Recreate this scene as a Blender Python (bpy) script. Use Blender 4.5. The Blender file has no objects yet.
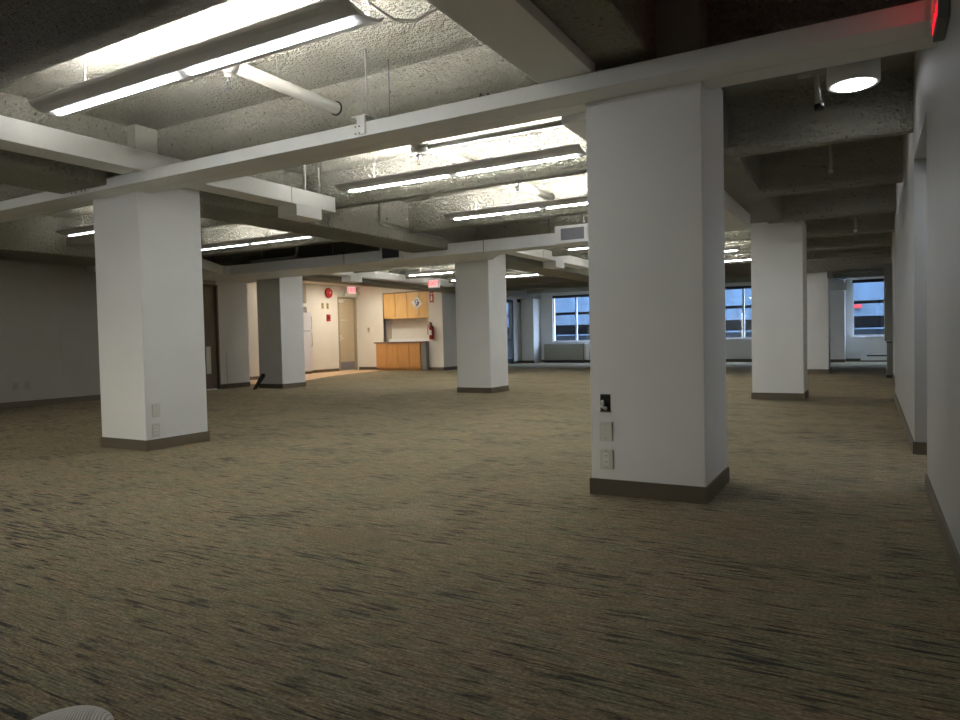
import bpy, bmesh, math, random
from mathutils import Vector, Matrix
random.seed(7)
S = bpy.context.scene
C = S.collection
PI = math.pi

# ------------------------------------------------------------------ materials
def mat(name, col, rough=.6, metal=0.0, spec=None):
    m = bpy.data.materials.new(name); m.use_nodes = True
    b = m.node_tree.nodes['Principled BSDF']
    b.inputs['Base Color'].default_value = (*col, 1)
    b.inputs['Roughness'].default_value = rough
    b.inputs['Metallic'].default_value = metal
    if spec is not None: b.inputs['Specular IOR Level'].default_value = spec
    return m

def N(m, t, **kw):
    n = m.node_tree.nodes.new(t)
    for k, v in kw.items(): setattr(n, k, v)
    return n

def L(m, a, b): m.node_tree.links.new(a, b)

def coords(m, scale=(1, 1, 1), rot=(0, 0, 0)):
    g = N(m, 'ShaderNodeNewGeometry')
    mp = N(m, 'ShaderNodeMapping'); mp.inputs['Scale'].default_value = scale; mp.inputs['Rotation'].default_value = rot
    L(m, g.outputs['Position'], mp.inputs['Vector'])
    return mp.outputs['Vector']

def ramp(m, src, stops):
    r = N(m, 'ShaderNodeValToRGB'); e = r.color_ramp.elements
    while len(e) < len(stops): e.new(.5)
    for i, (p, c) in enumerate(stops):
        e[i].position = p; e[i].color = (*c, 1) if len(c) == 3 else c
    L(m, src, r.inputs['Fac']); return r.outputs['Color']

def noise(m, vec, scale, detail=2, rough=.5):
    n = N(m, 'ShaderNodeTexNoise'); n.inputs['Scale'].default_value = scale
    n.inputs['Detail'].default_value = detail; n.inputs['Roughness'].default_value = rough
    L(m, vec, n.inputs['Vector']); return n.outputs['Fac']

def mix(m, fac, a, b, mode='MIX'):
    n = N(m, 'ShaderNodeMix', data_type='RGBA', blend_type=mode)
    for s, v in ((n.inputs['Factor'], fac), (n.inputs['A'], a), (n.inputs['B'], b)):
        if isinstance(v, (int, float)): s.default_value = v
        elif isinstance(v, tuple): s.default_value = (*v, 1)
        else: L(m, v, s)
    return n.outputs['Result']

def bump(m, h, strength, dist):
    b = N(m, 'ShaderNodeBump'); b.inputs['Strength'].default_value = strength; b.inputs['Distance'].default_value = dist
    L(m, h, b.inputs['Height'])
    L(m, b.outputs['Normal'], m.node_tree.nodes['Principled BSDF'].inputs['Normal'])

def base(m): return m.node_tree.nodes['Principled BSDF'].inputs['Base Color']

def painted(name, col, rough=.55, var=.05):
    m = mat(name, col, rough)
    f = noise(m, coords(m), 2.2, 4)
    lo = tuple(c * (1 - var) for c in col)
    L(m, ramp(m, f, [(.3, lo), (.7, col)]), base(m))
    bump(m, noise(m, coords(m), 180, 2), .06, .002)
    return m

def emit(name, col, strength):
    m = bpy.data.materials.new(name); m.use_nodes = True
    nt = m.node_tree; nt.nodes.clear()
    e = nt.nodes.new('ShaderNodeEmission'); o = nt.nodes.new('ShaderNodeOutputMaterial')
    e.inputs['Color'].default_value = (*col, 1); e.inputs['Strength'].default_value = strength
    nt.links.new(e.outputs[0], o.inputs[0]); return m

def popcorn():
    m = mat('popcorn_plaster', (.5, .48, .4), .95, spec=.1)
    v = coords(m)
    big = noise(m, v, 26, 3, .62); fine = noise(m, v, 80, 2, .6); blot = noise(m, v, 1.3, 3)
    pit = ramp(m, big, [(.27, (0, 0, 0)), (.39, (1, 1, 1))])
    tone = ramp(m, blot, [(.3, (.375, .362, .297)), (.7, (.435, .425, .362))])
    L(m, mix(m, pit, (.19, .17, .10), tone), base(m))
    mx = N(m, 'ShaderNodeMath', operation='MULTIPLY_ADD'); L(m, fine, mx.inputs[0]); mx.inputs[1].default_value = .4; L(m, big, mx.inputs[2])
    bump(m, mx.outputs[0], 1.0, .075)
    return m

def carpet():
    m = mat('carpet', (.1, .08, .06), .97, spec=.08)
    def math_(op, a, b, c=None):
        n = N(m, 'ShaderNodeMath', operation=op)
        for k, v in enumerate((a, b, c)):
            if v is None: continue
            if isinstance(v, (int, float)): n.inputs[k].default_value = v
            else: L(m, v, n.inputs[k])
        return n.outputs[0]
    yarn = noise(m, coords(m, (9, 150, 1)), 1.0, 2, .6)
    tan = ramp(m, yarn, [(.30, (.122, .101, .062)), (.5, (.232, .194, .125)), (.70, (.345, .29, .197))])
    hue = ramp(m, noise(m, coords(m, (2.5, 16, 1)), 1.0, 2), [(.34, (.90, .985, .96)), (.5, (1, 1, 1)), (.66, (1.07, .99, .965))])
    tan = mix(m, 1.0, tan, hue, 'MULTIPLY')
    # each carpet tile has its own share of dark streaks
    sn = N(m, 'ShaderNodeVectorMath', operation='SNAP'); L(m, coords(m), sn.inputs[0]); sn.inputs[1].default_value = (.92, .46, 10)
    wn = N(m, 'ShaderNodeTexWhiteNoise', noise_dimensions='2D'); L(m, sn.outputs[0], wn.inputs['Vector'])
    patch = noise(m, coords(m, (1.4, 3.0, 1)), 1.0, 2)
    thr = math_('MULTIPLY_ADD', wn.outputs['Value'], -.05, math_('MULTIPLY_ADD', patch, -.30, .715))
    a = noise(m, coords(m, (4.6, 52, 1)), 1.0, 3, .62)
    st = math_('MULTIPLY', math_('SUBTRACT', a, thr), 9.0); cl = N(m, 'ShaderNodeClamp'); L(m, st, cl.inputs['Value'])
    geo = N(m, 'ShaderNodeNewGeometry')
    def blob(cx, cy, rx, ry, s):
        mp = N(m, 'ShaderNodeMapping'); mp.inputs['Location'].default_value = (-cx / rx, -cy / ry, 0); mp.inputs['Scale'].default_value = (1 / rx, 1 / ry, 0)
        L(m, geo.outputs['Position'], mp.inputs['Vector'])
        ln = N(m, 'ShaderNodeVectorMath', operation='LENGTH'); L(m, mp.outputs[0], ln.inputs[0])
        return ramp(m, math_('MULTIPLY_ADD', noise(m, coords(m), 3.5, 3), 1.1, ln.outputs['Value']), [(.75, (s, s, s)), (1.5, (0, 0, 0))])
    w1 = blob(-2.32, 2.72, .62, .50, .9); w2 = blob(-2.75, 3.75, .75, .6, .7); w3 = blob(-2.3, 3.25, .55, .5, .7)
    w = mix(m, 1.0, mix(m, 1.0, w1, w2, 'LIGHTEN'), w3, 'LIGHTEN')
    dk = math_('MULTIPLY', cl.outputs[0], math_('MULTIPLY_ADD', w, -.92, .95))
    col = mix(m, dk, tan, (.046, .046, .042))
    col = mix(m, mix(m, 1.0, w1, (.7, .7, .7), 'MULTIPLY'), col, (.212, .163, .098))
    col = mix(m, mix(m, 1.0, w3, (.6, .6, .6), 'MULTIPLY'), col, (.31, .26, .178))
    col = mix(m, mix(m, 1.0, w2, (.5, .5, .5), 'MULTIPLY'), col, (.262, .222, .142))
    d = noise(m, coords(m, (62, 105, 1)), 1.0, 3, .75)
    L(m, mix(m, 1.0, col, ramp(m, d, [(.3, (.50, .50, .50)), (.7, (1.48, 1.48, 1.48))]), 'MULTIPLY'), base(m))
    bump(m, d, .5, .006)
    return m

def concrete(name, col, stripes):
    m = mat(name, col, .9)
    f = noise(m, coords(m, (stripes, .4, .25)), 1.0, 3)
    L(m, ramp(m, f, [(.35, tuple(c * .55 for c in col)), (.65, col)]), base(m)); return m

def wood(name, a, b):
    m = mat(name, a, .42)
    f = noise(m, coords(m, (18, 18, 1.6)), 1.0, 4, .6)
    L(m, ramp(m, f, [(.3, a), (.7, b)]), base(m)); return m

M = {}
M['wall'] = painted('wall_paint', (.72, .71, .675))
M['side_wall'] = painted('dimmed_side_paint', (.365, .358, .335)); M['dark_wall'] = painted('dimmed_left_paint', (.40, .38, .33))  # wall paint darkened to stand in for weaker light on both walls
M['kitchen_wall'] = painted('cream_wall_paint', (.72, .69, .62))
M['column'] = painted('column_paint', (.83, .825, .80))
M['base'] = painted('dark_vinyl_base', (.105, .083, .054), .5)
M['pop'] = popcorn()
M['carpet'] = carpet()
M['duct'] = painted('enclosure_paint', (.82, .815, .785))
M['white'] = mat('white_enamel', (.78, .78, .76), .35)
M['plastic'] = mat('white_plastic', (.66, .65, .58), .4)
M['pipe'] = mat('painted_pipe', (.42, .41, .36), .5)
M['housing'] = mat('fixture_enamel', (.62, .60, .57), .45)
M['lens'] = emit('lamp_lens', (.90, .95, 1.0), 58.0)
M['tube'] = emit('lamp_tube', (1.0, .985, .955), 300.0)
M['black'] = mat('black_plastic', (.012, .012, .012), .5)
M['darkgrille'] = mat('dark_grille', (.035, .035, .04), .6)
M['greygrille'] = mat('grey_grille', (.22, .22, .24), .5, .3)
M['steel'] = mat('steel', (.5, .5, .5), .35, .9)
M['red'] = mat('red_enamel', (.38, .012, .012), .35)
M['red_led'] = emit('red_letters', (1.0, .02, .04), 1.1)
M['red_sign'] = emit('red_sign_letters', (1.0, .10, .12), 1.3)
M['sign_face'] = emit('sign_face', (1.0, .62, .58), .9)
M['col_head'] = painted('grey_column_head', (.36, .35, .30), .8)
M['dim_plate'] = mat('dimmed_plate', (.33, .315, .28), .5)  # plate colour darkened to suggest the shade along the left wall
M['brass'] = mat('brass', (.45, .33, .12), .35, .9)
M['maple'] = wood('maple_veneer', (.62, .36, .11), (.74, .47, .17))
M['maple_base'] = wood('maple_veneer_low', (.46, .21, .065), (.56, .28, .09))
M['counter'] = mat('countertop', (.16, .10, .07), .35)
M['door'] = mat('tan_door_paint', (.50, .42, .29), .5)
M['door_frame'] = mat('door_frame_paint', (.36, .30, .21), .5)
M['brown_door'] = wood('brown_door', (.13, .095, .065), (.17, .125, .085))
M['lino'] = mat('tan_floor_tile', (.50, .33, .19), .5)
M['fridge'] = mat('fridge_enamel', (.60, .60, .64), .35)
M['grey_panel'] = mat('grey_panel', (.16, .16, .15), .6)
M['frame_white'] = mat('window_frame_paint', (.72, .74, .78), .4)
M['frame_dark'] = mat('window_rail', (.02, .022, .03), .5)
M['radiator'] = mat('convector_enamel', (.27, .27, .23), .5)
M['conc_a'] = concrete('facade_concrete', (.058, .098, .150), 1.3)
M['conc_b'] = concrete('ribbed_concrete', (.062, .100, .150), 7.0)
M['conc_c'] = concrete('dark_concrete', (.020, .032, .046), 5.0)
M['conc_dark'] = mat('dark_glazing', (.004, .005, .008), .5, spec=.1)
M['asphalt'] = mat('asphalt', (.15, .15, .16), .9)
M['darkbeam'] = M['pop']
M['cushion'] = mat('ribbed_fabric', (.60, .58, .50), .8)
def _rib():
    m = M['cushion']; w = N(m, 'ShaderNodeTexWave', wave_type='BANDS', bands_direction='DIAGONAL')
    w.inputs['Scale'].default_value = 75
    L(m, coords(m), w.inputs['Vector'])
    spot = noise(m, coords(m), 7, 1)
    body = ramp(m, spot, [(.52, (.86, .82, .76)), (.66, (.78, .72, .34))])
    L(m, mix(m, w.outputs['Fac'], (.50, .46, .40), body), base(m)); bump(m, w.outputs['Fac'], .5, .004)
_rib()
def glass(name, tint):
    m = bpy.data.materials.new(name); m.use_nodes = True
    nt = m.node_tree; nt.nodes.clear()
    t = nt.nodes.new('ShaderNodeBsdfTransparent'); g = nt.nodes.new('ShaderNodeBsdfGlossy'); x = nt.nodes.new('ShaderNodeMixShader'); o = nt.nodes.new('ShaderNodeOutputMaterial')
    t.inputs[0].default_value = (*tint, 1); g.inputs['Roughness'].default_value = .02; x.inputs[0].default_value = .06
    nt.links.new(t.outputs[0], x.inputs[1]); nt.links.new(g.outputs[0], x.inputs[2]); nt.links.new(x.outputs[0], o.inputs[0]); return m
M['glass'] = glass('tinted_glass', (.82, .89, .95)); M['clear_glass'] = glass('clear_glass', (.95, .95, .94))

# ------------------------------------------------------------------ geometry helpers
class MB:
    def __init__(s): s.bm = bmesh.new(); s.mats = []
    def _mi(s, m):
        if m is None: return 0
        if m not in s.mats: s.mats.append(m)
        return s.mats.index(m)
    def box(s, x0, x1, y0, y1, z0, z1, bev=0, m=None):
        r = bmesh.ops.create_cube(s.bm, size=1)
        vs = r['verts']
        for v in vs:
            v.co = Vector(((x0 + x1) / 2 + v.co.x * (x1 - x0), (y0 + y1) / 2 + v.co.y * (y1 - y0), (z0 + z1) / 2 + v.co.z * (z1 - z0)))
        mi = s._mi(m)
        fs = {f for v in vs for f in v.link_faces}
        for f in fs: f.material_index = mi
        if bev:
            es = list({e for v in vs for e in v.link_edges})
            bmesh.ops.bevel(s.bm, geom=es, offset=bev, segments=2, affect='EDGES', profile=.5)
        return s
    def prism(s, pts, z0, z1, m=None):                        # plan outline, vertical extrusion
        b = [s.bm.verts.new((x, y, z0)) for x, y in pts]; t = [s.bm.verts.new((x, y, z1)) for x, y in pts]
        n = len(pts); mi = s._mi(m)
        fs = [s.bm.faces.new(b[::-1]), s.bm.faces.new(t)] + [s.bm.faces.new((b[i], b[(i + 1) % n], t[(i + 1) % n], t[i])) for i in range(n)]
        for f in fs: f.material_index = mi
        return s
    def extr(s, prof, axis, a0, a1, m=None):                  # profile extruded along x or y; profile = list of (other, z)
        def P(u, z, a): return (a, u, z) if axis == 'x' else (u, a, z)
        b = [s.bm.verts.new(P(u, z, a0)) for u, z in prof]; t = [s.bm.verts.new(P(u, z, a1)) for u, z in prof]
        n = len(prof); mi = s._mi(m)
        fs = [s.bm.faces.new(b[::-1]), s.bm.faces.new(t)] + [s.bm.faces.new((b[i], b[(i + 1) % n], t[(i + 1) % n], t[i])) for i in range(n)]
        for f in fs: f.material_index = mi
        bmesh.ops.recalc_face_normals(s.bm, faces=s.bm.faces[:])
        return s
    def tube(s, pts, r, seg=12, m=None):
        pts = [Vector(p) for p in pts]; rings = []; mi = s._mi(m); up = None
        for i, p in enumerate(pts):
            d = (pts[min(i + 1, len(pts) - 1)] - pts[max(i - 1, 0)]).normalized()
            if up is None: up = Vector((0, 0, 1)) if abs(d.z) < .9 else Vector((1, 0, 0))
            a = d.cross(up).normalized(); up = a.cross(d).normalized()
            rr = r[i] if isinstance(r, (list, tuple)) else r
            rings.append([s.bm.verts.new(p + (a * math.cos(2 * PI * k / seg) + up * math.sin(2 * PI * k / seg)) * rr) for k in range(seg)])
        for q in range(len(rings) - 1):
            for k in range(seg):
                f = s.bm.faces.new((rings[q][k], rings[q][(k + 1) % seg], rings[q + 1][(k + 1) % seg], rings[q + 1][k])); f.material_index = mi; f.smooth = True
        for ring in (rings[0][::-1], rings[-1]):
            f = s.bm.faces.new(ring); f.material_index = mi
        return s
    def lathe(s, c, prof, axis=(0, 0, 1), seg=24, m=None):    # prof: (distance along axis, radius)
        ax = Vector(axis).normalized(); c = Vector(c)
        return s.tube_axis([(c + ax * d, r) for d, r in prof], ax, seg, m)
    def tube_axis(s, pr, ax, seg, m):
        u = Vector((0, 0, 1)) if abs(ax.z) < .9 else Vector((1, 0, 0)); a = ax.cross(u).normalized(); b = a.cross(ax).normalized(); mi = s._mi(m); rings = []
        for p, r in pr: rings.append([s.bm.verts.new(p + (a * math.cos(2 * PI * k / seg) + b * math.sin(2 * PI * k / seg)) * max(r, 1e-4)) for k in range(seg)])
        for q in range(len(rings) - 1):
            for k in range(seg):
                f = s.bm.faces.new((rings[q][k], rings[q][(k + 1) % seg], rings[q + 1][(k + 1) % seg], rings[q + 1][k])); f.material_index = mi; f.smooth = True
        for ring in (rings[0][::-1], rings[-1]):
            f = s.bm.faces.new(ring); f.material_index = mi
        return s
    def build(s, name, m, parent=None, loc=(0, 0, 0)):
        bmesh.ops.recalc_face_normals(s.bm, faces=s.bm.faces[:])
        me = bpy.data.meshes.new(name); s.bm.to_mesh(me); s.bm.free()
        ms = [m] if not s.mats else [x or m for x in s.mats]
        for x in ms: me.materials.append(x)
        o = bpy.data.objects.new(name, me); C.objects.link(o)
        if parent: o.parent = parent
        o.location = loc
        return o

def tag(o, label, cat, group=None):
    o['label'] = label; o['category'] = cat
    if group: o['group'] = group
    return o
def thing(name, label, cat, loc, group=None):
    o = bpy.data.objects.new(name, None); o.location = loc; C.objects.link(o); o.empty_display_size = .1
    return tag(o, label, cat, group)
def struct(o): o['kind'] = 'structure'; return o
def dup(root, loc, label=None):
    r = root.copy(); C.objects.link(r); r.location = loc
    if label: r['label'] = label
    for ch in list(root.children):
        c = ch.copy(); C.objects.link(c); c.parent = r
        for g in ch.children:
            d = g.copy(); C.objects.link(d); d.parent = c
    return r
def text(body, size, m, name, parent=None, depth=.004):
    cu = bpy.data.curves.new(name, 'FONT'); cu.body = body; cu.size = size; cu.extrude = depth; cu.align_x = 'CENTER'; cu.align_y = 'CENTER'
    t = bpy.data.objects.new(name, cu); C.objects.link(t)
    dg = bpy.context.evaluated_depsgraph_get(); dg.update()
    me = bpy.data.meshes.new_from_object(t.evaluated_get(dg))
    bpy.data.objects.remove(t, do_unlink=True); bpy.data.curves.remove(cu)
    me.materials.clear(); me.materials.append(m)
    o = bpy.data.objects.new(name, me); C.objects.link(o)
    if parent: o.parent = parent
    return o

# ------------------------------------------------------------------ measured grid
W = .70; CX = -.844; CY = 4.156; DX = 5.152; DY = 6.862
CROW = {1: CY, 2: CY + DY, 3: CY + DY + 7.02}
SLAB = 3.08; JB = 2.63; JY0 = 4.39; JS = 2.155; JT = .13
XR = .304; XL = -12.64; YB = -2.2; YF = 25.0

# floor
mb = MB(); mb.box(-17, 3, YB - .2, YF + .3, -.12, 0); struct(mb.build('floor', M['carpet']))
# tan floor tile of the kitchen lies as its own sheet
mb = MB(); mb.prism([(-16, 12.05), (-12.72, 12.05), (-12.72, 13.3), (-13.55, 15.2), (-14.2, 18.85), (-14.2, 19.5), (-16, 19.5)], 0, .006)
struct(mb.build('floor_kitchen', M['lino']))

# ceiling: slab, concrete joists across, girders along the column lines, one poured body
mb = MB()
mb.box(-17, 3, YB - .2, YF + .3, SLAB, SLAB + .2)
jys = [JY0 + JS * k for k in range(-3, 10)]
for y in jys:
    mb.box(-12.6, -1.3, y, y + JT, JB, SLAB + .01)
    mb.box(-1.3, XR + .05, y, y + JT, JB - .05, SLAB + .01)
mb.box(-1.58, -1.10, YB, YF, 2.625, SLAB + .01)
mb.box(-6.84, -6.12, YB, YF, 2.487, SLAB + .01)
mb.box(-12.62, -11.30, YB, 8.5, 2.487, SLAB + .01)
mb.box(-11.95, -11.30, 9.9, YF, 2.487, SLAB + .01)
bmesh.ops.bevel(mb.bm, geom=[e for e in mb.bm.edges], offset=.012, segments=1, affect='EDGES')
struct(mb.build('ceiling', M['pop']))

# walls
mb = MB()
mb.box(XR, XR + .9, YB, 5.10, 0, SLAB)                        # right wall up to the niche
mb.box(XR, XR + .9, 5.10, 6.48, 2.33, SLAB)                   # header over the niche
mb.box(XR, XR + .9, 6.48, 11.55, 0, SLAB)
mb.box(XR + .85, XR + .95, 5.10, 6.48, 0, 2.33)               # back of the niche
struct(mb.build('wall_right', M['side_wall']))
mb = MB(); mb.box(.40, .6, 11.55, 17.2, 0, SLAB); mb.box(1.5, 1.6, 17.2, YF, 0, SLAB); mb.box(.40, 1.6, 17.2, 17.3, 0, SLAB)
struct(mb.build('wall_corridor', M['wall']))
mb = MB(); mb.box(CX - W, .45, 17.82, 17.95, 2.36, SLAB); struct(mb.build('wall_header', M['pop']))  # darker plaster chosen to carry the shade of this header
mb = MB(); mb.box(XL, -8.8, .45, .6, 0, SLAB); mb.box(XL - .15, XL, YB, 10.24, 0, SLAB); mb.box(XL - .15, XL, 10.24, 10.58, 2.28, SLAB);  # first box: unseen partition added to block rear daylight from the left bay
struct(mb.build('wall_left_and_baffle', M['dark_wall']))
mb = MB(); mb.box(XL - .15, XL, 10.58, 11.46, 0, SLAB); struct(mb.build('wall_entry', M['wall']))
added_rear_wins = [(-12.3, -10.2), (-10.0, -7.9)]  # unseen rear windows, added to light the column fronts
mb = MB(); mb.box(-17, 3, YB - .2, YB, 0, .30); mb.box(-17, 3, YB - .2, YB, 2.45, SLAB)
xs = [-17] + [v for w in added_rear_wins for v in w] + [3]
for i in range(0, len(xs), 2): mb.box(xs[i], xs[i + 1], YB - .2, YB, .30, 2.45)
struct(mb.build('wall_rear', M['wall']))
# kitchen walls
mb = MB()
mb.box(-14.75, -14.6, 11.46, 13.9, 0, SLAB)
mb.box(-14.75, XL - .15, 11.31, 11.46, 0, SLAB)
mb.box(-16.1, -15.9, 13.9, 16.5, 0, SLAB); mb.box(-16.1, -15.55, 16.5, 18.01, 0, SLAB); mb.box(-16.1, -15.55, 18.01, 18.86, 2.45, SLAB); mb.box(-16.1, -15.55, 18.86, 19.7, 0, SLAB)
mb.box(-16.1, -14.6, 13.75, 13.9, 0, SLAB)
struct(mb.build('wall_kitchen_side', M['kitchen_wall']))
mb = MB()
mb.box(-15.55, -14.42, 18.95, 19.1, 0, SLAB)                   # panel beside the niche
mb.box(-14.57, -14.42, 19.0, 19.6, 0, SLAB)
mb.box(-14.6, -12.3, 19.45, 19.6, 0, SLAB)
mb.box(-14.42, -12.44, 18.95, 19.46, 2.60, SLAB)              # bulkhead over the wall cabinets
mb.box(-12.44, -11.9, 18.75, 22.55, 0, SLAB)                  # block with the extinguisher
struct(mb.build('wall_kitchen_back', M['kitchen_wall']))
mb = MB(); mb.box(-16, -12.0, 12.0, 18.95, 2.86, 2.9); struct(mb.build('ceiling_kitchen', M['kitchen_wall']))
# office side wall near the facade, with the glazed door opening
mb = MB(); mb.box(-12.05, -11.9, 23.75, YF, 0, SLAB); mb.box(-12.05, -11.9, 22.55, 23.75, 2.44, SLAB); struct(mb.build('wall_office_side', M['wall']))
# facade with window openings
wins = [(-10.80, -8.90), (-7.70, -5.80), (-4.72, -2.82), (-.50, 1.40)]  # second opening, hidden by a column, is added for more daylight
mb = MB(); Z0, Z1 = .80, 2.585
mb.box(-12.05, 1.6, YF, YF + .25, 0, Z0); mb.box(-12.05, 1.6, YF, YF + .25, Z1, SLAB)
xs = [-12.05] + [v for w in wins for v in w] + [1.6]
for i in range(0, len(xs), 2): mb.box(xs[i], xs[i + 1], YF, YF + .25, Z0, Z1)
struct(mb.build('wall_facade', M['wall']))
allw = [(a, b, YF + .12, Z0, Z1) for a, b in wins] + [(a, b, YB - .1, .30, 2.45) for a, b in added_rear_wins]
for i, (a, b, yw, wz0, wz1) in enumerate(allw):
    o = thing('window_%d' % (i + 1), 'facade window', 'window', ((a + b) / 2, yw, wz0))
    del o['label']; del o['category']; struct(o)
    h = (b - a) / 2; H = wz1 - wz0
    f = MB(); t = .045
    f.box(-h, h, -.05, .05, 0, t); f.box(-h, h, -.05, .05, H - t, H); f.box(-h, -h + t, -.05, .05, t, H - t); f.box(h - t, h, -.05, .05, t, H - t); f.box(-.03, .03, -.05, .05, t, H - t)
    f.build('window_frame', M['frame_white'], o)
    g = MB(); g.box(-h + t, -.03, -.006, .006, t, H - t); g.box(.03, h - t, -.006, .006, t, H - t); g.build('pane', M['glass'] if yw > 0 else M['clear_glass'], o)
    pl = bpy.data.lights.new('sky_portal', 'AREA'); pl.shape = 'RECTANGLE'; pl.size = b - a; pl.size_y = H; pl.cycles.is_portal = True
    po = bpy.data.objects.new('sky_portal', pl); C.objects.link(po); po.location = ((a + b) / 2, yw + (.16 if yw > 0 else -.12), (wz0 + wz1) / 2)
    po.rotation_euler = (-PI / 2 if yw > 0 else PI / 2, 0, 0)
    if yw < 0: continue
    r = MB(); r.box(-h, h, -.10, -.055, H - .10, H); r.build('blind_rail', M['frame_dark'], o)
    s = MB(); s.box(-h - .02, h + .02, -.17, -.05, -.035, 0, .008); s.build('window_sill', M['frame_white'], o)

# baseboards
def bb(name, segs, zt=.10):
    mb = MB()
    for s in segs: mb.box(*s, 0, zt)
    return struct(mb.build(name, M['base']))
T = .012
bb('baseboard_right', [(XR - T, XR, YB, 5.10), (XR - T, XR, 6.48, 11.55), (XR, XR + .85, 6.48 - T, 6.48), (.40 - T, .40, 11.55, 16.5)])
bb('baseboard_left', [(XL, XL + T, YB, 10.2), (XL, XL + T, 10.62, 11.46)])
bb('baseboard_kitchen', [(-14.6, -14.6 + T, 11.55, 13.9), (-15.55, -15.55 + T, 16.5, 17.94), (-15.5, -14.5, 18.95 - T, 18.95), (-12.44, -11.9, 18.75 - T, 18.75), (-11.9, -11.9 + T, 18.75, 22.5)])
bb('baseboard_facade', [(-11.9, 1.5, YF - T, YF), (-11.9, -11.9 + T, 23.8, YF)])

# ------------------------------------------------------------------ columns
cols = [
    ('thick white column nearest the camera with an open wall box on its face', CX, 1),
    ('thick white column at left with the long trough crossing its top', CX - DX, 1),
    ('white column in mid room between the kitchen and the far window', CX - DX, 2),
    ('white column half shaded in front of the refrigerator', CX - 2 * DX, 2),
    ('white column second along the dim corridor, behind the nearest column', CX, 2),
    ('white column farthest down the corridor beside the far doorway', CX, 3),
]
def column(label, x, y):
    o = thing('column', label, 'column', (x - W / 2, y + W / 2, 0), 'white square columns')
    s = MB(); s.box(-W / 2, W / 2, -W / 2, W / 2, 0, 2.615, .004); s.build('shaft', M['column'], o)
    s = MB(); s.box(-W / 2 + .004, W / 2 - .004, -W / 2 + .004, W / 2 - .004, 2.615, SLAB); s.build('head', M['col_head'], o)  # drawn in a darker grey than the shaft
    b = MB(); e = W / 2 + .012
    b.box(-e, e, -e, -W / 2, 0, .10); b.box(-e, e, W / 2, e, 0, .10); b.box(-e, -W / 2, -W / 2, W / 2, 0, .10); b.box(W / 2, e, -W / 2, W / 2, 0, .10)
    b.build('base_strip', M['base'], o)
for lab, x, r in cols: column(lab, x, CROW[r])
# shallow piers on the facade
def pier(label, x0, x1, y0):
    o = thing('pier', label, 'column', ((x0 + x1) / 2, (y0 + YF) / 2, 0), 'piers on the window wall')
    w = (x1 - x0) / 2; d = (YF - y0) / 2
    s = MB(); s.box(-w, w, -d, d - .002, 0, SLAB - .002); s.build('shaft', M['column'], o)
    b = MB(); b.box(-w - .012, w + .012, -d - .012, -d, 0, .10); b.build('base_strip', M['base'], o)
pier('pale pier left of the window with the long convector below it', -11.84, -11.32, 24.35)
pier('pale pier seen through the corridor doorway left of its window', -1.13, -.69, 24.3)

# ------------------------------------------------------------------ painted troughs and box enclosures
def enclosure(name, label, mb, cat='duct', group=None): return tag(mb.build(name, M['duct']), label, cat, group)
mb = MB(); mb.box(-11.3, .235, 3.936, 4.15, 2.45, 2.548, .004); mb.box(-11.3, -6.71, 4.15, 4.3, 2.45, 2.548); mb.box(-5.985, -1.555, 4.15, 4.3, 2.45, 2.548); mb.box(-.835, .30, 4.15, 4.33, 2.45, 2.548)
mb.box(.235, .302, 3.936, 4.149, 2.45, 2.548)
enclosure('cable_trough', 'long white trough spanning the room across the tops of the two nearest columns', mb)
mb = MB(); mb.box(-1.77, -1.42, YB, 4.0, 2.552, 2.622, .004)
enclosure('box_duct', 'smooth grey boxed duct overhead at top centre, running to the nearest column', mb, 'duct', 'boxed ducts')
mb = MB(); mb.box(-1.77, -1.555, 4.305, 4.861, 2.40, 2.60); mb.box(-1.77, -1.42, 4.861, 10.1, 2.40, 2.60)
enclosure('box_duct', 'boxed duct running away behind the nearest column to the far bulkhead', mb, 'duct', 'boxed ducts')
def side_box(label, x, y0, seam, drop0, drop1, y1):
    o = thing('box_duct', label, 'duct', (x, y0, 2.552), 'boxed ducts')
    b = MB(); b.box(-.28, 0, 0, seam - y0 - .004, 0, .18, .003); b.build('casing', M['duct'], o)
    e = MB(); e.box(-.28, .004, seam - y0, y1 - y0, 0, .18, .003); e.build('end_casing', M['duct'], o)
    d = MB(); d.box(-.28, .006, drop0 - y0, drop1 - y0, -.125, 0, .003); d.build('drop_box', M['duct'], o)
side_box('white boxed duct beyond the left column, hung on two rods', -5.61, YB, 5.77, 5.83, 6.24, 6.49)
side_box('white boxed duct beyond the middle column, under the bright far lights', -5.61, 11.02, 12.6, 13.2, 13.65, 15.2)
side_box('white boxed duct above the kitchen entrance', -10.76, 11.1, 12.6, 12.93, 13.34, 17.7)
# bulkhead of the second column row, with the angled left corner
o = thing('bulkhead', 'long white bulkhead with two air grilles, crossing over the second row of columns', 'duct', (0, 0, 2.40))
b = MB()
arc = [(-5.9 + .9 * t, 11.0 - .8 * math.sin(t * PI / 2)) for t in (0, .15, .3, .45, .6, .75, .9, 1)]
pts = [(-10.0, 7.66), (-10.78, 8.77), (-11.50, 9.80), (-11.56, 9.87), (-11.44, 9.90)]
pts = [(-12.62, 7.66), (-10.0, 7.66), (-10.78, 8.77), (-11.40, 9.70), (-11.42, 9.80), (-11.34, 9.86), (-2.02, 9.86), (-2.02, 10.2)] + arc[::-1] + [(-11.14, 11.0), (-11.14, 11.42), (-12.62, 11.42)]
b.prism(pts, 0, .185)
b.build('casing', M['duct'], o)
for x in (-8.36, -5.45):
    sg = MB(); sg.box(x, x + .012, 9.856, 9.87, 0, .186); sg.build('seam', M['greygrille'], o)
fr = MB(); fr.box(-4.17, -3.55, 9.80, 9.88, .005, .27, .006); g1 = fr.build('register_frame', M['white'], o)
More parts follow.
